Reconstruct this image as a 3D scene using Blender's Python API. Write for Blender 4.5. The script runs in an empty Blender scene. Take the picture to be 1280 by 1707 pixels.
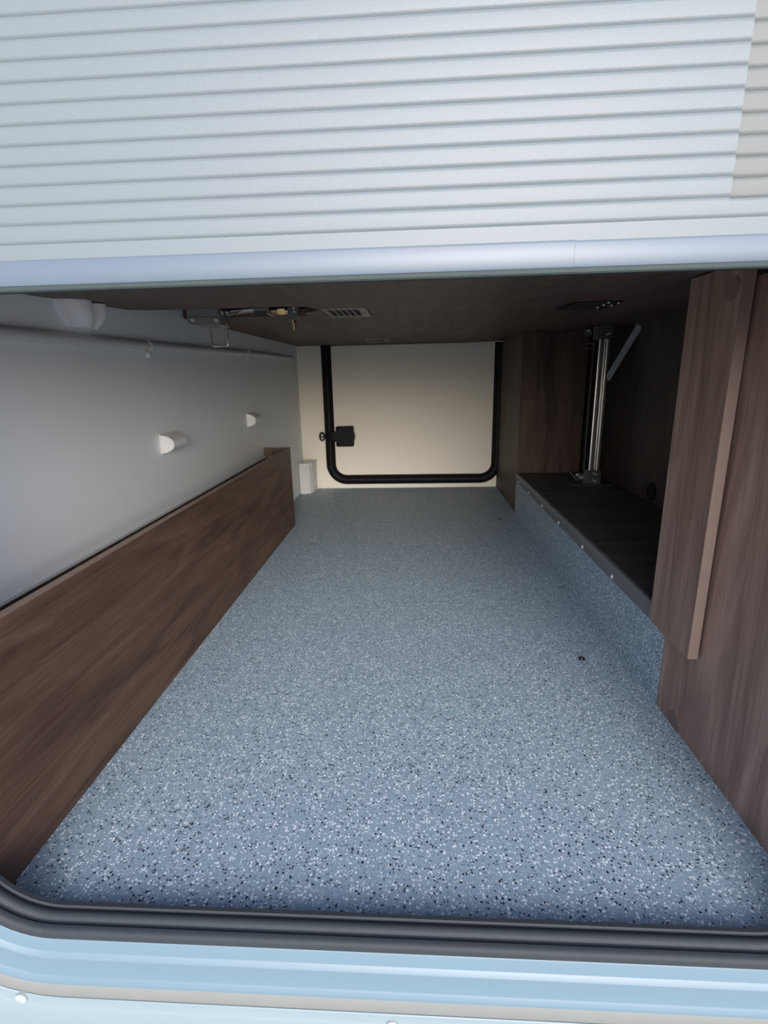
import bpy, bmesh, math, random
from mathutils import Vector, Matrix

# ------------------------------------------------------------------ camera, sky, exposure
scene = bpy.context.scene
C = scene.collection
cam_data = bpy.data.cameras.new('camera')
cam = bpy.data.objects.new('camera', cam_data)
C.objects.link(cam)
cam_data.sensor_fit = 'HORIZONTAL'
cam_data.sensor_width = 36.0
cam_data.lens = 849.416 / 1280 * 36.0
cam_data.clip_start = 0.01
rot = Matrix(((0.99828046, 0.00675109, 0.05822831),
              (0.05448833, 0.25938717, -0.9642351),
              (-0.02161331, 0.96574982, 0.25857329)))
cam.matrix_world = Matrix.Translation((0, 0, 0.55)) @ rot.to_4x4()
scene.camera = cam

world = bpy.data.worlds.new('world')
scene.world = world
world.use_nodes = True
wn = world.node_tree.nodes
sky = wn.new('ShaderNodeTexSky')
sky.sky_type = 'NISHITA'
sky.sun_disc = False
sky.sun_elevation = math.radians(21)
sky.sun_rotation = math.radians(171)
sky.air_density = 0.45
sky.dust_density = 3.5
sky.ozone_density = 2.7
wn['Background'].inputs['Strength'].default_value = 0.25
world.node_tree.links.new(sky.outputs[0], wn['Background'].inputs['Color'])

vs = scene.view_settings
vs.view_transform = 'Standard'
vs.look = 'None'
vs.exposure = 0.66
vs.gamma = 1.0
vs.use_curve_mapping = False

random.seed(4)

# ------------------------------------------------------------------ materials
def new_mat(name):
    m = bpy.data.materials.new(name)
    m.use_nodes = True
    nt = m.node_tree
    return m, nt, nt.nodes['Principled BSDF']

def plain(name, col, rough=0.5, metal=0.0, var=0.06, scale=30.0, bump=0.0, bscale=400.0, spec=0.5):
    """paint / plastic / metal with slight procedural tone variation and optional fine bump"""
    m, nt, b = new_mat(name)
    tc = nt.nodes.new('ShaderNodeTexCoord')
    nz = nt.nodes.new('ShaderNodeTexNoise')
    nz.inputs['Scale'].default_value = scale
    nz.inputs['Detail'].default_value = 4
    nt.links.new(tc.outputs['Object'], nz.inputs['Vector'])
    mx = nt.nodes.new('ShaderNodeMix'); mx.data_type = 'RGBA'
    mx.inputs[6].default_value = (*[c * (1 - var) for c in col], 1)
    mx.inputs[7].default_value = (*[min(1, c * (1 + var)) for c in col], 1)
    nt.links.new(nz.outputs['Fac'], mx.inputs[0])
    nt.links.new(mx.outputs[2], b.inputs['Base Color'])
    b.inputs['Roughness'].default_value = rough
    b.inputs['Metallic'].default_value = metal
    b.inputs['Specular IOR Level'].default_value = spec
    if bump:
        n2 = nt.nodes.new('ShaderNodeTexNoise')
        n2.inputs['Scale'].default_value = bscale
        n2.inputs['Detail'].default_value = 3
        nt.links.new(tc.outputs['Object'], n2.inputs['Vector'])
        bp = nt.nodes.new('ShaderNodeBump')
        bp.inputs['Strength'].default_value = bump
        bp.inputs['Distance'].default_value = 0.001
        nt.links.new(n2.outputs['Fac'], bp.inputs['Height'])
        nt.links.new(bp.outputs['Normal'], b.inputs['Normal'])
    return m

def wood(name, dark, light, grain='z', rough=0.42, spec=0.45):
    """walnut laminate: broad figure + fine pores, both stretched along the grain axis"""
    m, nt, b = new_mat(name)
    tc = nt.nodes.new('ShaderNodeTexCoord')
    def stretched(across, along, detail, dist):
        mp = nt.nodes.new('ShaderNodeMapping')
        s = {'x': (along, across, across), 'y': (across, along, across), 'z': (across, across, along)}[grain]
        mp.inputs['Scale'].default_value = s
        nt.links.new(tc.outputs['Object'], mp.inputs['Vector'])
        nz = nt.nodes.new('ShaderNodeTexNoise')
        nz.inputs['Scale'].default_value = 1.0
        nz.inputs['Detail'].default_value = detail
        nz.inputs['Distortion'].default_value = dist
        nt.links.new(mp.outputs[0], nz.inputs['Vector'])
        return nz.outputs['Fac']
    broad = stretched(24, 3.2, 6, 1.0)
    fine = stretched(420, 9, 3, 0.0)
    r = nt.nodes.new('ShaderNodeValToRGB')
    r.color_ramp.elements[0].position = 0.33
    r.color_ramp.elements[0].color = (*dark, 1)
    r.color_ramp.elements[1].position = 0.67
    r.color_ramp.elements[1].color = (*light, 1)
    nt.links.new(broad, r.inputs[0])
    r2 = nt.nodes.new('ShaderNodeValToRGB')
    r2.color_ramp.elements[0].position = 0.35
    r2.color_ramp.elements[0].color = (0.78, 0.78, 0.78, 1)
    r2.color_ramp.elements[1].position = 0.6
    r2.color_ramp.elements[1].color = (1.08, 1.08, 1.08, 1)
    nt.links.new(fine, r2.inputs[0])
    mx = nt.nodes.new('ShaderNodeMix'); mx.data_type = 'RGBA'; mx.blend_type = 'MULTIPLY'
    mx.inputs[0].default_value = 1.0
    nt.links.new(r.outputs[0], mx.inputs[6]); nt.links.new(r2.outputs[0], mx.inputs[7])
    nt.links.new(mx.outputs[2], b.inputs['Base Color'])
    b.inputs['Roughness'].default_value = rough
    b.inputs['Specular IOR Level'].default_value = spec
    bp = nt.nodes.new('ShaderNodeBump'); bp.inputs['Strength'].default_value = 0.12; bp.inputs['Distance'].default_value = 0.0005
    nt.links.new(fine, bp.inputs['Height']); nt.links.new(bp.outputs[0], b.inputs['Normal'])
    return m

def vinyl(name):
    """blue-grey safety vinyl with small white and black chips"""
    m, nt, b = new_mat(name)
    tc = nt.nodes.new('ShaderNodeTexCoord')
    def chips(scale, thr, keep, off):
        mp = nt.nodes.new('ShaderNodeMapping')
        mp.inputs['Location'].default_value = (off, off * 1.7, off * 0.6)
        nt.links.new(tc.outputs['Object'], mp.inputs['Vector'])
        nz = nt.nodes.new('ShaderNodeTexNoise'); nz.inputs['Scale'].default_value = scale * 1.3
        nt.links.new(mp.outputs[0], nz.inputs['Vector'])
        add = nt.nodes.new('ShaderNodeMixRGB'); add.blend_type = 'LINEAR_LIGHT'; add.inputs[0].default_value = 0.0022
        nt.links.new(mp.outputs[0], add.inputs[1]); nt.links.new(nz.outputs['Color'], add.inputs[2])
        v = nt.nodes.new('ShaderNodeTexVoronoi'); v.inputs['Scale'].default_value = scale
        nt.links.new(add.outputs[0], v.inputs['Vector'])
        sep = nt.nodes.new('ShaderNodeSeparateColor'); nt.links.new(v.outputs['Color'], sep.inputs[0])
        lt = nt.nodes.new('ShaderNodeMath'); lt.operation = 'LESS_THAN'; lt.inputs[1].default_value = thr
        nt.links.new(v.outputs['Distance'], lt.inputs[0])
        kp = nt.nodes.new('ShaderNodeMath'); kp.operation = 'LESS_THAN'; kp.inputs[1].default_value = keep
        nt.links.new(sep.outputs[0], kp.inputs[0])
        mu = nt.nodes.new('ShaderNodeMath'); mu.operation = 'MULTIPLY'
        nt.links.new(lt.outputs[0], mu.inputs[0]); nt.links.new(kp.outputs[0], mu.inputs[1])
        return mu.outputs[0]
    base = nt.nodes.new('ShaderNodeTexNoise'); base.inputs['Scale'].default_value = 260; base.inputs['Detail'].default_value = 2
    nt.links.new(tc.outputs['Object'], base.inputs['Vector'])
    mix0 = nt.nodes.new('ShaderNodeMix'); mix0.data_type = 'RGBA'
    mix0.inputs[6].default_value = (*VINYL_A, 1); mix0.inputs[7].default_value = (*VINYL_B, 1)
    nt.links.new(base.outputs['Fac'], mix0.inputs[0])
    cur = mix0.outputs[2]
    for scale, thr, keep, off, col in ((300, 0.42, 0.30, 3.1, (0.80, 0.88, 0.92)), (430, 0.38, 0.26, 5.7, (0.60, 0.68, 0.74)),
                                       (300, 0.40, 0.17, 9.3, (0.016, 0.020, 0.027)), (430, 0.34, 0.15, 12.9, (0.05, 0.06, 0.075))):
        mm = nt.nodes.new('ShaderNodeMix'); mm.data_type = 'RGBA'
        nt.links.new(chips(scale, thr, keep, off), mm.inputs[0])
        nt.links.new(cur, mm.inputs[6]); mm.inputs[7].default_value = (*col, 1)
        cur = mm.outputs[2]
    nt.links.new(cur, b.inputs['Base Color'])
    b.inputs['Roughness'].default_value = 0.5
    b.inputs['Specular IOR Level'].default_value = 0.4
    bp = nt.nodes.new('ShaderNodeBump'); bp.inputs['Strength'].default_value = 0.25; bp.inputs['Distance'].default_value = 0.0006
    nt.links.new(base.outputs['Fac'], bp.inputs['Height']); nt.links.new(bp.outputs[0], b.inputs['Normal'])
    return m

VINYL_A, VINYL_B = (0.23, 0.325, 0.40), (0.31, 0.42, 0.50)
M = {}
M['vinyl'] = vinyl('speckled_vinyl')
M['wood_z'] = wood('walnut_upright', (0.178, 0.110, 0.080), (0.365, 0.252, 0.195), 'z')
M['wood_dark_shaded_z'] = wood('walnut_dark_shaded_upright', (0.060, 0.037, 0.027), (0.128, 0.084, 0.061), 'z', rough=0.5, spec=0.3)  # dark end board walnut; on the column it is painted-in shade
M['wood_y'] = wood('walnut_lengthwise', (0.068, 0.037, 0.024), (0.150, 0.087, 0.056), 'y', rough=0.5, spec=0.25)
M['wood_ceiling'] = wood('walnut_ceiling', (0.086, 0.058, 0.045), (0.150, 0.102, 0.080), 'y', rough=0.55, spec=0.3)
M['wood_deck'] = wood('dark_deck_board', (0.075, 0.070, 0.066), (0.125, 0.118, 0.112), 'x', rough=0.6)
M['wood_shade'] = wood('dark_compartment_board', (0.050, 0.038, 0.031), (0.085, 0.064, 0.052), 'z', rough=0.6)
M['edge_band'] = plain('edge_band', (0.22, 0.158, 0.13), 0.5, var=0.12, scale=60)
M['white_wall'] = plain('white_wall', (0.86, 0.90, 0.895), 0.5, var=0.015, scale=8, bump=0.05)
M['cream'] = plain('cream_panel', (0.89, 0.85, 0.74), 0.5, var=0.015, scale=8)
M['white_plastic'] = plain('white_plastic', (0.80, 0.80, 0.79), 0.4, var=0.02)
M['grey_plastic'] = plain('pale_grey_conduit', (0.62, 0.61, 0.60), 0.45, var=0.03)
M['ledge'] = plain('pale_grey_ledge', (0.66, 0.70, 0.69), 0.5, var=0.03)
M['cap_white'] = plain('screw_cap_white', (0.38, 0.42, 0.42), 0.4, var=0.02)
M['wood_cap'] = wood('walnut_cap', (0.13, 0.090, 0.072), (0.22, 0.160, 0.132), 'z')
M['bracket_grey'] = plain('grey_bracket_paint', (0.22, 0.23, 0.22), 0.45, 0.0, var=0.06)
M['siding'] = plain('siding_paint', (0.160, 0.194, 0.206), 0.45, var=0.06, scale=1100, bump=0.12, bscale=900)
M['siding_right'] = plain('siding_right', (0.145, 0.160, 0.155), 0.5, var=0.06, scale=1100, bump=0.12, bscale=900)  # slightly darker, warmer tone right of the split
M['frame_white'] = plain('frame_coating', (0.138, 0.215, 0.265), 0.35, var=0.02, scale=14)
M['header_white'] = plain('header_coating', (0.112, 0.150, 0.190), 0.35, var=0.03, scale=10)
M['frame_reflection'] = plain('reflection_band', (0.205, 0.222, 0.208), 0.5, var=0.05, scale=40)  # beige reflection on the frame, painted into this band's colour
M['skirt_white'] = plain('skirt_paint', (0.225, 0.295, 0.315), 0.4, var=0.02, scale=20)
M['rubber'] = plain('black_rubber', (0.032, 0.040, 0.046), 0.6, var=0.15, scale=200, spec=0.25)
M['rubber_green'] = plain('header_lip_rubber', (0.045, 0.062, 0.060), 0.6, var=0.1, scale=100, spec=0.2)
M['black'] = plain('black_plastic', (0.008, 0.008, 0.009), 0.5, var=0.1, spec=0.15)
M['void'] = plain('unlit_cavity', (0.010, 0.009, 0.008), 0.9, var=0.1)
M['steel'] = plain('zinc_steel', (0.55, 0.55, 0.54), 0.32, 1.0, var=0.1, scale=150)
M['chrome'] = plain('bright_steel', (0.80, 0.80, 0.79), 0.16, 1.0, var=0.04)
M['zinc'] = plain('zinc_plated', (0.80, 0.80, 0.78), 0.35, 0.35, var=0.05)
M['dark_steel'] = plain('dark_steel', (0.16, 0.17, 0.17), 0.45, 0.8, var=0.15, scale=120)
M['alu'] = plain('anodised_aluminium', (0.72, 0.70, 0.67), 0.3, 1.0, var=0.04)
M['brass'] = plain('brass', (0.80, 0.56, 0.26), 0.25, 1.0, var=0.12, scale=90)
M['nose'] = plain('grey_stair_nosing', (0.17, 0.18, 0.19), 0.45, var=0.08, scale=60)
M['vent'] = plain('vent_plastic', (0.30, 0.28, 0.25), 0.5, var=0.08, scale=60)
M['ground'] = plain('ground_gravel', (0.50, 0.48, 0.44), 0.9, var=0.25, scale=20)

# ------------------------------------------------------------------ helpers
def wpos(o):
    v = Vector((0, 0, 0))
    while o is not None:
        v += o.location; o = o.parent
    return v

def obj(name, bm, mat, parent=None, smooth=False, loc=None):
    """link a bmesh (written in world coordinates) as ONE mesh object"""
    bmesh.ops.recalc_face_normals(bm, faces=bm.faces)
    base = wpos(parent) if parent else Vector((0, 0, 0))
    org = Vector(loc) if loc is not None else base
    bmesh.ops.translate(bm, verts=bm.verts, vec=-org)
    me = bpy.data.meshes.new(name)
    bm.to_mesh(me); bm.free()
    if smooth:
        for p in me.polygons: p.use_smooth = True
        me.set_sharp_from_angle(angle=math.radians(40))
    me.materials.append(M[mat])
    o = bpy.data.objects.new(name, me)
    C.objects.link(o)
    if parent: o.parent = parent
    o.location = org - base
    return o

def thing(name, label, cat, loc, group=None, kind=None):
    o = bpy.data.objects.new(name, None)
    o.empty_display_size = 0.02
    C.objects.link(o); o.location = loc
    return tag(o, label, cat, group, kind)

def tag(o, label, cat, group=None, kind=None):
    o['label'] = label
    if cat: o['category'] = cat
    if group: o['group'] = group
    if kind: o['kind'] = kind
    return o

def add_box(bm, x0, x1, y0, y1, z0, z1, bev=0.0, seg=1):
    vs_ = [bm.verts.new((x, y, z)) for x in (x0, x1) for y in (y0, y1) for z in (z0, z1)]
    idx = ((0, 1, 3, 2), (4, 6, 7, 5), (0, 4, 5, 1), (2, 3, 7, 6), (0, 2, 6, 4), (1, 5, 7, 3))
    fs = [bm.faces.new([vs_[i] for i in f]) for f in idx]
    if bev:
        es = list({e for f in fs for e in f.edges})
        bmesh.ops.bevel(bm, geom=es, offset=bev, segments=seg, affect='EDGES', profile=0.5)
    return bm

def box(x0, x1, y0, y1, z0, z1, bev=0.0, seg=1):
    return add_box(bmesh.new(), x0, x1, y0, y1, z0, z1, bev, seg)

def add_cyl(bm, a, b, r, r2=None, n=20, cap=True):
    a, b = Vector(a), Vector(b)
    d = (b - a).normalized()
    u = d.orthogonal().normalized(); w = d.cross(u)
    r2 = r if r2 is None else r2
    A, B = [], []
    for i in range(n):
        t = 2 * math.pi * i / n
        e = u * math.cos(t) + w * math.sin(t)
        A.append(bm.verts.new(a + e * r)); B.append(bm.verts.new(b + e * r2))
    for i in range(n):
        j = (i + 1) % n
        bm.faces.new((A[i], A[j], B[j], B[i]))
    if cap:
        bm.faces.new(A[::-1]); bm.faces.new(B)
    return bm

def cyl(*a, **k): return add_cyl(bmesh.new(), *a, **k)

def add_tube(bm, pts, r, n=10, closed=False):
    pts = [Vector(p) for p in pts]
    rings = []
    prev = None
    for i, p in enumerate(pts):
        q0 = pts[i - 1] if (i or closed) else p
        q1 = pts[(i + 1) % len(pts)] if (i < len(pts) - 1 or closed) else p
        d = (q1 - q0).normalized()
        u = d.orthogonal().normalized() if prev is None else (prev - d * prev.dot(d)).normalized()
        prev = u
        w = d.cross(u)
        rings.append([bm.verts.new(p + (u * math.cos(2 * math.pi * k / n) + w * math.sin(2 * math.pi * k / n)) * r) for k in range(n)])
    m = len(rings)
    for i in range(m if closed else m - 1):
        A, B = rings[i], rings[(i + 1) % m]
        for k in range(n):
            bm.faces.new((A[k], A[(k + 1) % n], B[(k + 1) % n], B[k]))
    if not closed:
        bm.faces.new(rings[0][::-1]); bm.faces.new(rings[-1])
    return bm

def tube(*a, **k): return add_tube(bmesh.new(), *a, **k)

def prism(pts, axis, a, b):
    """extrude a 2-D polygon along an axis. axis x: pts (y,z); y: (x,z); z: (x,y)"""
    bm = bmesh.new()
    def P(p, t):
        return {'x': (t, p[0], p[1]), 'y': (p[0], t, p[1]), 'z': (p[0], p[1], t)}[axis]
    A = [bm.verts.new(P(p, a)) for p in pts]; B = [bm.verts.new(P(p, b)) for p in pts]
    n = len(pts)
    for i in range(n):
        bm.faces.new((A[i], A[(i + 1) % n], B[(i + 1) % n], B[i]))
    bm.faces.new(A[::-1]); bm.faces.new(B)
    return bm

def fillet(pts, r, n=5):
    """round the corners of an open 3-D polyline"""
    pts = [Vector(p) for p in pts]
    out = [pts[0]]
    for i in range(1, len(pts) - 1):
        p = pts[i]; a = (pts[i - 1] - p).normalized(); b = (pts[i + 1] - p).normalized()
        for k in range(n + 1):
            t = k / n
            out.append((p + a * r) * (1 - t) ** 2 + p * 2 * t * (1 - t) + (p + b * r) * t ** 2)
    out.append(pts[-1])
    return out

def rounded_path(x0, x1, z0, z1, r, kind, n=14):
    """points + outward normals round a rectangle in the xz plane; kind 'ring' or 'u' (open at the top)"""
    out = []
    def arc(cx, cz, a0, a1):
        for k in range(n + 1):
            t = math.radians(a0 + (a1 - a0) * k / n)
            out.append(((cx + r * math.cos(t), cz + r * math.sin(t)), (math.cos(t), math.sin(t))))
    if kind == 'u': out.append(((x0, z1), (-1, 0)))
    arc(x0 + r, z0 + r, 180, 270)
    arc(x1 - r, z0 + r, 270, 360)
    if kind == 'u': out.append(((x1, z1), (1, 0)))
    else:
        arc(x1 - r, z1 - r, 0, 90); arc(x0 + r, z1 - r, 90, 180)
    return out

def sweep(path, prof, closed_path, closed_prof=True):
    """profile points are (outward offset, y)"""
    bm = bmesh.new()
    rings = [[bm.verts.new((p[0] + nrm[0] * u, y, p[1] + nrm[1] * u)) for u, y in prof] for p, nrm in path]
    m, k = len(rings), len(prof)
    for i in range(m if closed_path else m - 1):
        A, B = rings[i], rings[(i + 1) % m]
        for j in range(k if closed_prof else k - 1):
            j2 = (j + 1) % k
            bm.faces.new((A[j], A[j2], B[j2], B[j]))
    if not closed_path and closed_prof:
        bm.faces.new(rings[0]); bm.faces.new(rings[-1][::-1])
    return bm

def struct(name, bm, mat, label=None, parent=None, smooth=False):
    o = obj(name, bm, mat, parent, smooth)
    if parent is None:
        o['kind'] = 'structure'
        if label: o['label'] = label
    return o

# ------------------------------------------------------------------ dimensions (metres)
XL, XR = -0.555, 0.715          # outer compartment walls
PX = -0.458                     # inner face of the left side board
RX = 0.41                       # face of riser / right panel
YF, YB = 0.40, 2.53             # inside of front wall, face of back wall
STEP = 0.163
def zc(y):                      # underside of the bed base: dips a little towards the hatch
    return 0.694 - 0.034 * max(0.0, min(1.0, (1.28 - y) / 0.86))

# ------------------------------------------------------------------ setting
# ground outside
bm = bmesh.new(); add_box(bm, -30, 30, -40, 20, -0.90, -0.80)
tag(struct('ground', bm, 'ground'), 'gravel ground outside below the hatch', None)

struct('floor', box(XL, XR, 0.385, YB, -0.03, 0.0), 'vinyl', 'blue-grey speckled vinyl garage floor')
struct('wall_left', box(XL - 0.03, XL, YF, YB + 0.03, -0.03, 0.83), 'white_wall', 'smooth white left side wall')
struct('wall_back', box(XL, XR + 0.03, YB, YB + 0.03, -0.03, 0.83), 'cream', 'cream back wall around the far hatch')
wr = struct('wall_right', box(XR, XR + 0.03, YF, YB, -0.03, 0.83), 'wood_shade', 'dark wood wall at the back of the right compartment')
# cable hole in the right wall: dark grommet ring round a black opening
gr = bmesh.new()
cpts = [(1.535 + 0.027 * math.cos(2 * math.pi * i / 28), 0.194 + 0.027 * math.sin(2 * math.pi * i / 28)) for i in range(28)]
obj('cable_hole', prism(cpts, 'x', XR - 0.0015, XR + 0.001), 'void', wr)
gr = bmesh.new()
add_tube(gr, [(XR - 0.002, p[0], p[1]) for p in cpts], 0.002, 8, True)
obj('grommet', gr, 'black', wr, True)

# bed base ceiling with the cut-out for the latch mechanism
def ceiling_mesh():
    bm = bmesh.new()
    cut = [(-0.553, 1.055), (-0.437, 1.058), (-0.378, 1.062), (-0.236, 1.062), (-0.212, 1.085), (-0.196, 1.165),
           (-0.246, 1.235), (-0.250, 1.305), (-0.553, 1.285)]
    pts = [(-0.553, 0.404), (0.713, 0.404), (0.713, 1.062), (0.713, 1.28), (0.713, YB), (-0.553, YB), cut[8], cut[7], cut[6], cut[5],
           cut[4], cut[3], cut[2], cut[1], (-0.53, 1.05), (-0.553, 1.03)]
    f = bm.faces.new([bm.verts.new((x, y, 0)) for x, y in pts])
    for yy in (0.6, 0.8, 1.28):
        bmesh.ops.bisect_plane(bm, geom=bm.verts[:] + bm.edges[:] + bm.faces[:], plane_co=(0, yy, 0), plane_no=(0, 1, 0))
    bmesh.ops.triangulate(bm, faces=bm.faces)
    for v in bm.verts: v.co.z = zc(v.co.y)
    r = bmesh.ops.extrude_face_region(bm, geom=bm.faces[:])
    bmesh.ops.translate(bm, verts=[g for g in r['geom'] if isinstance(g, bmesh.types.BMVert)], vec=(0, 0, 0.016))
    return bm
struct('ceiling', ceiling_mesh(), 'wood_ceiling', 'brown wood underside of the raised bed forming the ceiling')
# inside of the bed box above the ceiling board
struct('trim_1', box(XL, XR, YF, YB, 0.80, 0.82), 'void', 'dark top of the bed box above the ceiling board')

# front (outer) wall with the hatch opening
bm = bmesh.new()
FX0, FX1, FZ0, FZ1 = -0.475, 0.433, -0.004, 0.634
add_box(bm, -2.4, FX0, 0.380, 0.402, -0.5, 1.5)
add_box(bm, FX1, 2.4, 0.380, 0.402, -0.5, 1.5)
add_box(bm, FX0, FX1, 0.380, 0.402, FZ1, 1.5)
add_box(bm, FX0, FX1, 0.380, 0.402, -0.5, FZ0)
wf = struct('wall_front', bm, 'siding', 'ribbed pale outer wall of the vehicle above the hatch')

def strip_profile(z, y, h=0.0116, g=0.0009, d=0.0009):
    """one rounded siding rib seen end on, (y,z)"""
    a, b = z + 0.00002, z + h - 0.00002
    return [(0.3805, a), (y + d, a), (y + d * 0.55, a + g * 0.7), (y + d * 0.12, a + g * 1.6), (y, a + g * 2.6),
            (y, b - g * 2.6), (y + d * 0.12, b - g * 1.6), (y + d * 0.55, b - g * 0.7), (y + d, b), (0.3805, b)]
Z0, PITCH, SPLIT = 0.6419, 0.0116, 0.199
for i in range(16):
    z = Z0 + i * PITCH
    obj('siding_strip', prism(strip_profile(z, 0.3702), 'x', -2.4, SPLIT), 'siding', wf, True)
    if i: obj('siding_strip', prism(strip_profile(z, 0.3744), 'x', SPLIT, 2.4), 'siding_right', wf, True)
    else: obj('siding_strip', prism(strip_profile(z, 0.3702, PITCH * 0.93), 'x', SPLIT, 2.4), 'siding', wf, True)
for nm, xa, xb, yf, mt in (('siding_sheet', -2.4, SPLIT, 0.3702, 'siding'), ('siding_sheet', SPLIT, 2.4, 0.3744, 'siding_right')):
    prof = []
    for i in range(16, 70):
        prof += strip_profile(Z0 + i * PITCH, yf)[1:-1]
    prof = [(0.3805, Z0 + 16 * PITCH)] + prof + [(0.3805, Z0 + 70 * PITCH)]
    o = obj(nm, prism(prof, 'x', xa, xb), mt, wf, True); o['kind'] = 'stuff'
obj('base_band', box(-2.4, 2.4, 0.3702, 0.381, 0.6300, 0.6418, 0.0003), 'siding', wf)

# ------------------------------------------------------------------ near hatch frame
hf = thing('hatch_frame', 'pale blue-white metal frame round the near hatch opening with black rubber seal', 'frame', (0, 0.375, -0.09))
path_u = rounded_path(-0.472, 0.430, 0.0, 0.612, 0.10, 'u')
obj('inner_flange', sweep(path_u, [(0.001, 0.384), (0.0005, 0.3725), (0.002, 0.3714), (0.0160, 0.3712), (0.0172, 0.3706), (0.0212, 0.3676),
    (0.0222, 0.3673), (0.0232, 0.3674), (0.0440, 0.3672), (0.0452, 0.3667), (0.0492, 0.3642), (0.0505, 0.3640), (0.0525, 0.3640), (0.0525, 0.384)], False), 'frame_white', hf, True)
obj('reflection_band', sweep(path_u, [(0.0525, 0.384), (0.0525, 0.3640), (0.0530, 0.3638), (0.0685, 0.3634), (0.0694, 0.3640), (0.0696, 0.384)], False), 'frame_reflection', hf, True)
obj('skirt', sweep(path_u, [(0.0716, 0.384), (0.0714, 0.3642), (0.0722, 0.3634), (0.0820, 0.3630), (0.0836, 0.3622), (0.0860, 0.3612), (0.108, 0.3600), (0.115, 0.3605), (0.160, 0.3600), (0.160, 0.384)], False), 'skirt_white', hf, True)
ring = rounded_path(-0.472, 0.430, 0.0, 0.6305, 0.10, 'ring')
obj('rubber_seal', sweep(ring, [(0.0010, 0.3722), (-0.0035, 0.3712), (-0.0075, 0.3722), (-0.0098, 0.3750), (-0.0100, 0.3785), (-0.0080, 0.3805),
    (-0.0088, 0.3825), (-0.0118, 0.3835), (-0.0138, 0.3865), (-0.0140, 0.3900), (-0.0120, 0.3930), (-0.0150, 0.3945), (-0.0150, 0.3985), (-0.008, 0.4015), (0.0035, 0.4015), (0.0035, 0.3722)], True), 'rubber', hf, True)
# header rail (two lengths) with rubber lip below
def header(x0, x1, dz):
    return prism([(0.3700, 0.6143), (0.3665, 0.6143), (0.3652, 0.6150), (0.3648, 0.6165), (0.3644, 0.6295 + dz), (0.3650, 0.6308 + dz), (0.3662, 0.6312 + dz), (0.3700, 0.6312 + dz)], 'x', x0, x1)
obj('header_rail', header(-0.66, 0.1039, 0), 'header_white', hf, True)
obj('header_rail', header(0.104, 0.66, -0.0004), 'header_white', hf, True)
obj('header_lip', prism([(0.3658, 0.6150), (0.3654, 0.6122), (0.3662, 0.6112), (0.3720, 0.6114), (0.3720, 0.6150)], 'x', -0.66, 0.66), 'rubber_green', hf, True)

for i, (x, z, w) in enumerate(((-0.414, -0.072, 'left of the lower frame corner'), (-0.025, -0.084, 'at the middle of the lower frame'))):
    bm = bmesh.new()
    for (ra, rb, ya, yb) in ((0.0064, 0.0060, 0.3680, 0.3612), (0.0060, 0.0036, 0.3612, 0.3604)):
        add_cyl(bm, (x, ya, z), (x, yb, z), ra, rb, 24)
    tag(obj('screw_cap', bm, 'cap_white', None, True), 'round white screw cap ' + w, 'screw cap', 'screw caps below the sill')

# ------------------------------------------------------------------ far hatch door
door = thing('door_1', 'cream far hatch door in the back wall with black rubber seal and black latch', None, (0, YB, 0.02), kind='structure')
obj('door_leaf', box(-0.405, 0.40, YB - 0.012, YB - 0.001, 0.040, 0.692, 0.003), 'cream', door)
pf = rounded_path(-0.412, 0.407, 0.046, 0.692, 0.078, 'u')
prof = [(0.0255 * math.cos(t), YB - 0.001 - 0.034 * math.sin(t)) for t in [math.pi * k / 10 for k in range(11)]]
obj('rubber_seal', sweep(pf, prof, False), 'black', door, True)
lat = obj('latch', box(-0.377, -0.291, 2.480, 2.519, 0.217, 0.315, 0.006, 2), 'black', door, True)
bm = bmesh.new(); add_cyl(bm, (-0.334, 2.500, 0.266), (-0.334, 2.476, 0.266), 0.050, 0.048, 28)
obj('latch_rosette', bm, 'black', lat, True)
obj('latch_bolt', box(-0.412, -0.372, 2.488, 2.512, 0.240, 0.290, 0.004, 2), 'black', lat, True)
bm = bmesh.new(); add_tube(bm, [(-0.447 + 0.011 * math.cos(t), 2.497, 0.266 + 0.019 * math.sin(t)) for t in [2 * math.pi * k / 20 for k in range(20)]], 0.0042, 8, True)
obj('catch_ring', bm, 'black', lat, True)
obj('catch_pin', cyl((-0.447, 2.526, 0.266), (-0.447, 2.492, 0.266), 0.0055), 'chrome', lat, True)
obj('catch_screw', cyl((-0.443, 2.500, 0.250), (-0.443, 2.490, 0.250), 0.004), 'chrome', lat, True)

# ------------------------------------------------------------------ left side: board, skirting, wall fittings
struct('baseboard_left', prism([(XL, 0.2635), (XL + 0.0062, 0.2635), (XL + 0.0070, 0.2645), (XL + 0.0066, 0.2690), (XL + 0.001, 0.2735), (XL, 0.2735)], 'y', YF, 1.858), 'ledge', 'pale grey ledge along the left wall just above the low board')
sb = thing('side_board', 'long low dark walnut board standing along the left edge of the floor', 'board', (PX - 0.006, 1.1, 0))
obj('panel', box(PX - 0.012, PX, 0.404, 1.872, 0.0, 0.299), 'wood_y', sb)
obj('edge_band', box(PX - 0.012, PX, 0.404, 1.872, 0.2992, 0.3005), 'edge_band', sb)
obj('end_board', box(XL + 0.0005, PX - 0.0122, 1.860, 1.872, 0.0, 0.299), 'wood_dark_shaded_z', sb)
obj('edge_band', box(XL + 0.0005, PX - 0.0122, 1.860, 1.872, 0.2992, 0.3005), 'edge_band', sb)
obj('gap_shade_board', box(XL + 0.0004, XL + 0.005, 0.404, 1.8595, 0.0, 0.263), 'wood_dark_shaded_z', sb)  # added dark board standing in for the shade in the gap
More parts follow.
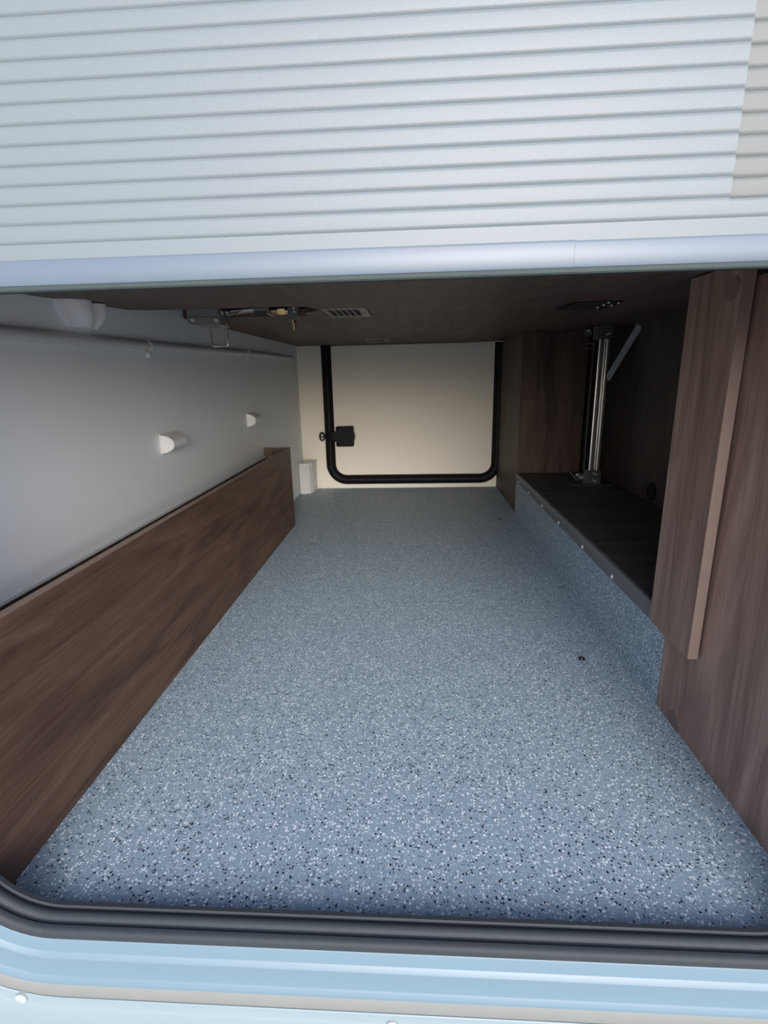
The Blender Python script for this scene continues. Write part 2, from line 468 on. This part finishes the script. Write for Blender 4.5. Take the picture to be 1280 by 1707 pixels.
br = bmesh.new(); add_box(br, -0.535, -0.497, 1.845, 1.8595, 0.268, 0.271, 0.0006); add_box(br, -0.535, -0.497, 1.857, 1.8597, 0.255, 0.271, 0.0006); add_cyl(br, (-0.522, 1.851, 0.271), (-0.522, 1.851, 0.2745), 0.004, 0.003, 14)
obj('corner_clip', br, 'steel', sb)

# conduit along the upper wall
cd = thing('wall_conduit', 'pale grey cable conduit running along the upper left wall', 'conduit', (XL, 1.46, 0.62))
cpath = [(XL + 0.005, 0.405, 0.6140), (XL + 0.005, 1.10, 0.6215), (XL + 0.005, 1.93, 0.635), (XL + 0.005, 2.40, 0.6355)]
def conduit_mesh():
    bm = bmesh.new(); rings = []
    for x, y, z in cpath:
        rings.append([bm.verts.new((x - 0.005 + 0.011 * math.sin(t), y, z + 0.0105 * math.cos(t))) for t in [math.pi * k / 9 for k in range(10)]])
    for A, B in zip(rings, rings[1:]):
        for k in range(9): bm.faces.new((A[k], A[k + 1], B[k + 1], B[k]))
        bm.faces.new((A[9], A[0], B[0], B[9]))
    bm.faces.new(rings[0]); bm.faces.new(rings[-1][::-1])
    return bm
obj('channel', conduit_mesh(), 'grey_plastic', cd, True)
obj('end_screw', cyl((XL + 0.012, 2.392, 0.636), (XL + 0.0185, 2.392, 0.636), 0.005, 0.004, 14), 'steel', cd, True)

for y, z, w in ((1.088, 0.621, 'nearer the hatch'), (1.752, 0.6325, 'further from the hatch')):
    t = thing('cable_clip', 'small white plastic clip hooked over the wall conduit, the one ' + w, 'clip', (XL, y, z - 0.02), 'clips on the conduit')
    pts = [(XL + 0.0132 * math.sin(a) + 0.0005, z + 0.013 * math.cos(a)) for a in [math.pi * k / 8 for k in range(9)]]
    inn = [(XL + 0.0118 * math.sin(a), z + 0.0113 * math.cos(a)) for a in [math.pi * k / 8 for k in range(9)]]
    obj('strap', prism(pts + inn[::-1], 'y', y - 0.004, y + 0.004), 'white_plastic', t, True)
    bm = bmesh.new(); add_cyl(bm, (XL + 0.001, y - 0.005, z - 0.0185), (XL + 0.010, y - 0.005, z - 0.0185), 0.0065, 0.005, 14)
    obj('nail_head', bm, 'white_plastic', t, True)

# half-round white stops on the wall
for y0, y1, z0, z1, w in ((1.092, 1.165, 0.394, 0.434, 'nearer the hatch'), (1.697, 1.770, 0.394, 0.436, 'further back above the board end')):
    zm, rz = (z0 + z1) / 2, (z1 - z0) / 2
    t = thing('wall_stop', 'half-round white plastic stop on the left wall, the one ' + w, 'wall stop', (XL, (y0 + y1) / 2, z0), 'wall stops')
    D = [(XL + 0.0305 * math.sin(a), zm + rz * math.cos(a)) for a in [math.pi * k / 14 for k in range(15)]]
    b2 = prism(D, 'y', y0, y1)
    bmesh.ops.bevel(b2, geom=[e for e in b2.edges if abs(e.verts[0].co.y - e.verts[1].co.y) < 1e-6 and e.calc_length() < 0.03], offset=0.002, segments=2, affect='EDGES')
    obj('body', b2, 'white_plastic', t, True)
    obj('back_plate', box(XL, XL + 0.003, y0 - 0.002, y1 + 0.002, z0 - 0.002, z1 + 0.002, 0.001), 'white_plastic', t)

# white moulded bracket under the front of the bed base
t = thing('corner_bracket', 'white moulded plastic cup bracket under the ceiling by the left wall', 'bracket', (XL, 0.845, 0.638))
def cup():
    # two rounded lobes with a hollow between them, tapering downwards
    bm = bmesh.new(); rings = []
    for k in range(9):
        s = k / 8
        z = 0.6765 - 0.040 * s
        h = 0.050 - 0.020 * s ** 1.8
        dpt = 0.040 * (1 - 0.45 * s ** 3)
        yc = 0.868 + 0.004 * s
        n = 40
        ring = []
        for j in range(n + 1):
            c = -math.cos(math.pi * j / n)
            q = dpt * (1 - abs(c) ** 3.5) ** 0.5 * (1 - 0.55 * math.exp(-((c - 0.1) / 0.22) ** 2) * (1 - s ** 3))
            ring.append(bm.verts.new((XL + q, yc + h * c, z)))
        rings.append(ring)
    for A, B in zip(rings, rings[1:]):
        for j in range(len(A) - 1): bm.faces.new((A[j], A[j + 1], B[j + 1], B[j]))
        bm.faces.new((A[-1], A[0], B[0], B[-1]))
    bm.faces.new(rings[0]); bm.faces.new(rings[-1][::-1])
    return bm
obj('cup', cup(), 'white_plastic', t, True)
obj('screw', cyl((XL + 0.012, 0.872, 0.655), (XL + 0.0215, 0.872, 0.655), 0.0035), 'dark_steel', t, True)

# white corner box at the far left
t = thing('corner_box', 'small white plastic box standing in the far left corner', 'box', (-0.53, 2.45, 0.0))
bp_ = [(-0.551, 2.40), (-0.520, 2.40), (-0.503, 2.412), (-0.492, 2.44), (-0.488, 2.526), (-0.551, 2.526)]
obj('body', prism(bp_, 'z', 0.0, 0.142), 'white_plastic', t)
lid = [(-0.551, 2.397), (-0.519, 2.397), (-0.501, 2.409), (-0.489, 2.439), (-0.484, 2.528), (-0.551, 2.528)]
obj('lid', prism(lid, 'z', 0.1425, 0.150), 'white_plastic', t)
obj('lid_clip', box(-0.497, -0.487, 2.418, 2.428, 0.132, 0.143, 0.001), 'grey_plastic', t)

# ------------------------------------------------------------------ ceiling fittings
t = thing('bed_latch', 'grey metal latch bracket with hanging wire loop under the ceiling cut-out', 'latch', (-0.435, 1.13, 0.618))
hs = obj('housing', prism([(-0.468, 0.700), (-0.468, 0.668), (-0.462, 0.6615), (-0.404, 0.6575), (-0.400, 0.662), (-0.405, 0.700)], 'y', 1.105, 1.165), 'bracket_grey', t)
obj('side_plate', box(-0.4035, -0.397, 1.108, 1.150, 0.658, 0.700, 0.001), 'steel', hs)
obj('fold_line', prism([(-0.467, 0.6755), (-0.405, 0.6735), (-0.405, 0.6745), (-0.467, 0.6765)], 'y', 1.1035, 1.106), 'steel', hs)
for x, z in ((-0.457, 0.6705), (-0.4065, 0.669)):
    bm = bmesh.new(); add_cyl(bm, (x, 1.108, z), (x, 1.100, z), 0.0048, 0.0030, 16)
    obj('screw', bm, 'zinc', t, True)
loop = fillet([(-0.432, 1.128, 0.664), (-0.4285, 1.128, 0.6185), (-0.395, 1.128, 0.6185), (-0.3945, 1.128, 0.664)], 0.005, 5)
obj('wire_loop', tube(loop, 0.0020, 10), 'chrome', t, True)

t = thing('spring_rod', 'steel spring rod lying across the ceiling cut-out beside the latch bracket', 'rod', (-0.35, 1.13, 0.672))
obj('sleeve', cyl((-0.384, 1.14, 0.690), (-0.335, 1.14, 0.6925), 0.0075, None, 20), 'steel', t, True)
obj('shaft', cyl((-0.335, 1.14, 0.6925), (-0.300, 1.14, 0.6935), 0.0052, None, 16), 'dark_steel', t, True)
for k, x in enumerate((-0.394, -0.390, -0.386)):
    obj('washer', cyl((x, 1.14, 0.6885), (x + 0.0022, 1.14, 0.6887), 0.0095 - 0.001 * k, None, 20), 'steel', t, True)
obj('tongue', prism([(-0.388, 0.6795), (-0.366, 0.6830), (-0.361, 0.6870), (-0.388, 0.6850)], 'y', 1.128, 1.132), 'steel', t)
obj('collar_plate', box(-0.304, -0.2985, 1.120, 1.155, 0.679, 0.698, 0.001), 'steel', t)

t = thing('brass_valve', 'brass pipe fitting with a downward pin hanging from the ceiling cut-out', 'valve', (-0.27, 1.13, 0.647))
for k, x in enumerate((-0.296, -0.291, -0.2865)):
    obj('ring', cyl((x, 1.14, 0.688), (x + 0.003, 1.14, 0.688), 0.0095 + 0.001 * (k % 2), None, 20), 'brass', t, True)
obj('nut', cyl((-0.283, 1.14, 0.687), (-0.268, 1.14, 0.687), 0.0115, None, 6), 'brass', t)
obj('barrel', cyl((-0.268, 1.14, 0.687), (-0.256, 1.14, 0.687), 0.0085, None, 18), 'brass', t, True)
obj('stay_plate', prism([(-0.300, 0.678), (-0.278, 0.6655), (-0.272, 0.667), (-0.256, 0.674), (-0.258, 0.677), (-0.274, 0.672), (-0.296, 0.681)], 'y', 1.150, 1.154), 'dark_steel', t)
obj('valve_body', prism([(-0.260, 0.700), (-0.261, 0.676), (-0.257, 0.667), (-0.246, 0.667), (-0.240, 0.676), (-0.238, 0.700)], 'y', 1.126, 1.158), 'dark_steel', t)
obj('collar', cyl((-0.252, 1.140, 0.670), (-0.252, 1.140, 0.662), 0.0062, 0.0052, 6), 'brass', t)
obj('pin', cyl((-0.252, 1.140, 0.662), (-0.252, 1.140, 0.647), 0.0036, 0.0028, 16), 'brass', t, True)
for x, z in ((-0.2475, 0.690), (-0.2465, 0.683)):
    obj('bolt_head', cyl((x, 1.128, z), (x, 1.122, z), 0.0028, 0.002, 12), 'zinc', t, True)

def vent(x0, x1, y0, y1, label, nsl):
    z = zc((y0 + y1) / 2)
    t = thing('vent_grille', label, 'vent', ((x0 + x1) / 2, (y0 + y1) / 2, z - 0.003), 'vents in the ceiling')
    bm = bmesh.new()
    m = 0.012; e = 0.018
    add_box(bm, x0, x1, y0, y0 + m, z - 0.0045, z + 0.0002); add_box(bm, x0, x1, y1 - m, y1, z - 0.0045, z + 0.0002)
    add_box(bm, x0, x0 + m * 0.6, y0 + m, y1 - m, z - 0.0045, z + 0.0002); add_box(bm, x1 - e, x1, y0 + m, y1 - m, z - 0.0045, z + 0.0002)
    obj('frame', bm, 'vent', t)
    obj('dark_backing', box(x0 + 0.004, x1 - 0.004, y0 + 0.006, y1 - 0.006, z - 0.0008, z - 0.0001), 'void', t)
    xa, xb = x0 + m * 0.6, x1 - e
    for k in range(1, nsl):
        xc = xa + (xb - xa) * k / nsl
        obj('slat', box(xc - 0.0017, xc + 0.0017, y0 + m, y1 - m, z - 0.0042, z - 0.0009), 'vent', t)
    obj('screw', cyl((x1 - e / 2, (y0 + y1) / 2, z - 0.0045), (x1 - e / 2, (y0 + y1) / 2, z - 0.0058), 0.003, 0.002, 12), 'dark_steel', t)
    return t
vent(-0.190, -0.098, 1.135, 1.300, 'grey-brown slotted vent grille in the ceiling beside the brass fitting', 5)
vent(-0.190, -0.100, 2.135, 2.340, 'small-looking slotted vent grille in the ceiling close to the far door', 6)

t = thing('ceiling_recess', 'black recessed fitting with shiny screws in the ceiling on the right', 'fitting', (0.39, 1.22, zc(1.22) - 0.003))
z = zc(1.22)
rp = [(0.332, 1.145), (0.418, 1.145), (0.444, 1.165), (0.446, 1.285), (0.436, 1.300), (0.350, 1.300), (0.334, 1.285)]
obj('rim', prism(rp, 'z', z - 0.0030, z - 0.0002), 'black', t)
obj('cavity', prism([(0.392 + (x - 0.392) * 0.86, 1.222 + (y - 1.222) * 0.86) for x, y in rp], 'z', z - 0.0036, z - 0.0029), 'void', t)
for x, y in ((0.410, 1.165), (0.436, 1.180), (0.414, 1.205), (0.434, 1.215), (0.416, 1.250)):
    obj('screw', cyl((x, y, z - 0.003), (x, y, z - 0.0062), 0.0042, 0.003, 12), 'steel', t, True)

t = thing('hinge_strip', 'thin pale metal strip with a small hook under the ceiling above the far door', 'metal strip', (0.38, 2.46, 0.690))
obj('strip', box(0.31, 0.452, 2.440, 2.446, 0.6855, 0.6895, 0.0005), 'alu', t)
obj('leaf', box(0.31, 0.452, 2.446, 2.505, 0.6905, 0.6930), 'dark_steel', t)
hk = fillet([(0.42, 2.443, 0.688), (0.42, 2.443, 0.664), (0.432, 2.443, 0.660)], 0.004, 4)
obj('hook', tube(hk, 0.0018, 8), 'dark_steel', t, True)

# ------------------------------------------------------------------ right side
st = thing('step_platform', 'raised step along the right with speckled vinyl riser and dark wood top', 'step', (0.56, 1.4, 0))
obj('riser', box(RX, RX + 0.012, 0.779, 2.029, 0.0, 0.131), 'vinyl', st)
obj('top_board', prism([(RX + 0.004, 0.780), (XR, 0.780), (XR, YB), (0.657, YB), (0.657, 2.0295), (RX + 0.004, 2.0295)], 'z', 0.145, STEP), 'wood_deck', st)
ns = thing('step_nosing', 'dark grey edge strip with silver screws along the top of the step', 'edge strip', (RX, 1.4, 0.131))
obj('strip', prism([(RX - 0.0015, 0.131), (RX - 0.0030, 0.133), (RX - 0.0030, 0.1615), (RX - 0.0018, 0.1640), (RX + 0.0010, 0.1648), (RX + 0.0055, 0.1646), (RX + 0.0060, 0.1633), (RX + 0.002, 0.1630), (RX + 0.002, 0.131)], 'y', 0.779, 2.029), 'nose', ns, True)
for y in (1.004, 1.193, 1.402, 1.593, 1.783, 1.96):
    bm = bmesh.new(); add_cyl(bm, (RX - 0.0028, y, 0.1395), (RX - 0.0052, y, 0.1395), 0.0052, 0.0032, 14)
    obj('screw', bm, 'zinc', ns, True)

sp = thing('partition', 'upright brown walnut side panel rising from the floor at the right of the hatch', 'panel', (RX, 0.59, 0))
obj('board', box(RX, RX + 0.016, 0.404, 0.7785, 0.0, 0.655), 'wood_z', sp)
def cap_disc(x, y, z, r, zmin=None):
    pts = []
    for k in range(32):
        a = 2 * math.pi * k / 32
        pts.append((y + r * math.cos(a), max(z + r * math.sin(a), zmin if zmin is not None else -9)))
    return prism(pts, 'x', x - 0.0012, x + 0.0005)
obj('cover_cap', cap_disc(RX, 0.719, 0.008, 0.0165, 0.0004), 'wood_cap', sp)

ub = thing('upright_board', 'narrow upright walnut board fixed in front of the right side panel, with pale front edge', 'board', (RX - 0.008, 0.74, 0.147))
obj('board', box(RX - 0.019, RX - 0.005, 0.6765, 0.797, 0.147, zc(0.74) - 0.0015), 'wood_z', ub)
obj('edge_band', box(RX - 0.019, RX - 0.005, 0.6750, 0.6763, 0.147, zc(0.74) - 0.0015), 'edge_band', ub)
obj('cover_cap', cap_disc(RX - 0.019, 0.694, 0.643, 0.014), 'wood_cap', ub)
obj('spacer', box(RX - 0.005, RX - 0.0003, 0.700, 0.778, 0.165, 0.640), 'wood_dark_shaded_z', ub)  # added hidden batten; the gap it leaves gives a dark line of shade

co = thing('corner_column', 'tall walnut box column with shade painted into its colour beside the far door at the back right', 'column', (0.53, 2.28, 0))
obj('side_face', box(RX + 0.002, RX + 0.016, 2.030, YB - 0.001, 0.0, 0.693), 'wood_dark_shaded_z', co)
obj('front_face', box(RX + 0.0162, 0.655, 2.030, 2.045, STEP + 0.0003, 0.693), 'wood_dark_shaded_z', co)
obj('return_face', box(0.641, 0.655, 2.0452, YB - 0.001, STEP + 0.0003, 0.693), 'wood_dark_shaded_z', co)

# ------------------------------------------------------------------ bed lift post
lp = thing('lift_post', 'silver aluminium bed lift post standing on the dark step with diagonal brace', 'post', (0.63, 1.81, STEP))
obj('base_plate', box(0.552, 0.690, 1.775, 1.870, STEP + 0.0003, STEP + 0.004, 0.001), 'dark_steel', lp)
def profile_post():
    # slotted aluminium extrusion, two rounded bars with a deep groove between them
    c = []
    y0, y1 = 1.797, 1.838
    c += [(0.6115, y1), (0.6115, y0 + 0.004), (0.6125, y0 + 0.0012), (0.6150, y0), (0.6270, y0), (0.6290, y0 + 0.0012), (0.6300, y0 + 0.004), (0.6300, y0 + 0.012),
          (0.6355, y0 + 0.012), (0.6355, y0 + 0.004), (0.6365, y0 + 0.0012), (0.6385, y0), (0.6460, y0), (0.6490, y0 + 0.0012), (0.6505, y0 + 0.005), (0.6505, y1)]
    return prism(c, 'z', 0.212, 0.652)
obj('extrusion', profile_post(), 'alu', lp, True)
obj('side_rail', box(0.5985, 0.6105, 1.803, 1.838, 0.212, 0.652, 0.001), 'black', lp)
obj('rail_edge', box(0.5965, 0.5983, 1.802, 1.806, 0.212, 0.640), 'steel', lp)
lb = obj('lower_bracket', box(0.6105, 0.6535, 1.790, 1.842, STEP + 0.004, 0.214, 0.0015), 'dark_steel', lp)
for x, z in ((0.628, 0.2045), (0.6365, 0.2005), (0.627, 0.180), (0.636, 0.1765)):
    obj('bolt', cyl((x, 1.7905, z), (x, 1.786, z), 0.0036, 0.0026, 12), 'zinc', lb, True)
obj('foot_flange', box(0.6085, 0.6545, 1.7865, 1.7898, STEP + 0.004, STEP + 0.0105, 0.0008), 'steel', lb)
obj('angle_plate', box(0.5945, 0.6095, 1.790, 1.795, STEP + 0.005, 0.2165, 0.001), 'steel', lb)
bm = bmesh.new(); add_cyl(bm, (0.594, 1.808, 0.188), (0.578, 1.808, 0.188), 0.019, 0.016, 24)
obj('pulley', bm, 'dark_steel', lb, True)
obj('pulley_bolt', cyl((0.579, 1.800, 0.198), (0.571, 1.797, 0.198), 0.005, 0.004, 14), 'zinc', lb, True)
obj('lever', prism([(0.548, 0.205), (0.552, 0.207), (0.574, 0.184), (0.570, 0.180)], 'y', 1.796, 1.800), 'steel', lb)
up = obj('upper_bracket', box(0.6105, 0.6535, 1.790, 1.842, 0.650, zc(1.8) - 0.0004, 0.0015), 'dark_steel', lp)
for x in (0.590, 0.5965, 0.603):
    obj('slide_rail', box(x, x + 0.0045, 1.792, 1.797, 0.648, 0.690), 'alu', up)
for x, z in ((0.633, 0.664), (0.641, 0.667)):
    obj('bolt', cyl((x, 1.7905, z), (x, 1.786, z), 0.0034, 0.0025, 12), 'zinc', up, True)
bm = bmesh.new(); add_cyl(bm, (0.588, 1.812, 0.672), (0.570, 1.812, 0.672), 0.013, None, 20)
obj('pulley', bm, 'dark_steel', up, True)
obj('pulley_bolt', cyl((0.575, 1.801, 0.677), (0.575, 1.794, 0.677), 0.0045, 0.0035, 12), 'zinc', up, True)
for z in (0.622, 0.637):
    obj('cross_pin', cyl((0.562, 1.808, z), (0.5975, 1.808, z), 0.0022, None, 10), 'steel', up, True)
    obj('pin_head', cyl((0.558, 1.808, z), (0.563, 1.808, z), 0.0042, None, 12), 'dark_steel', up, True)
# flat diagonal brace from the post to the wall under the ceiling
a, b = Vector((0.648, 1.800, 0.520)), Vector((0.7105, 1.735, 0.684))
d = (b - a).normalized(); side = d.cross(Vector((0.3, 1, 0))).normalized() * 0.0095; th = d.cross(side).normalized() * 0.0014
bm = bmesh.new()
vv = [bm.verts.new(p + s * side + q * th) for p in (a, b) for s in (-1, 1) for q in (-1, 1)]
for f in ((0, 1, 3, 2), (4, 6, 7, 5), (0, 4, 5, 1), (2, 3, 7, 6), (0, 2, 6, 4), (1, 5, 7, 3)): bm.faces.new([vv[i] for i in f])
brace = obj('brace', bm, 'dark_steel', lp)
obj('brace_tab', box(0.700, 0.7145, 1.728, 1.752, 0.6855, 0.6925, 0.0008), 'steel', lp)

# ------------------------------------------------------------------ floor anchors
for x, y, w in ((0.330, 0.919, 'near the right side panel'), (0.335, 1.935, 'at the back near the corner column')):
    t = thing('floor_anchor', 'small black threaded anchor set in the vinyl floor ' + w, 'anchor', (x, y, 0), 'floor anchors')
    bm = bmesh.new(); add_cyl(bm, (x, y, 0.0002), (x, y, 0.0016), 0.0066, 0.0058, 20)
    obj('plug', bm, 'black', t, True)
    obj('socket', cyl((x, y, 0.0016), (x, y, 0.0022), 0.0032, 0.003, 6), 'dark_steel', t)
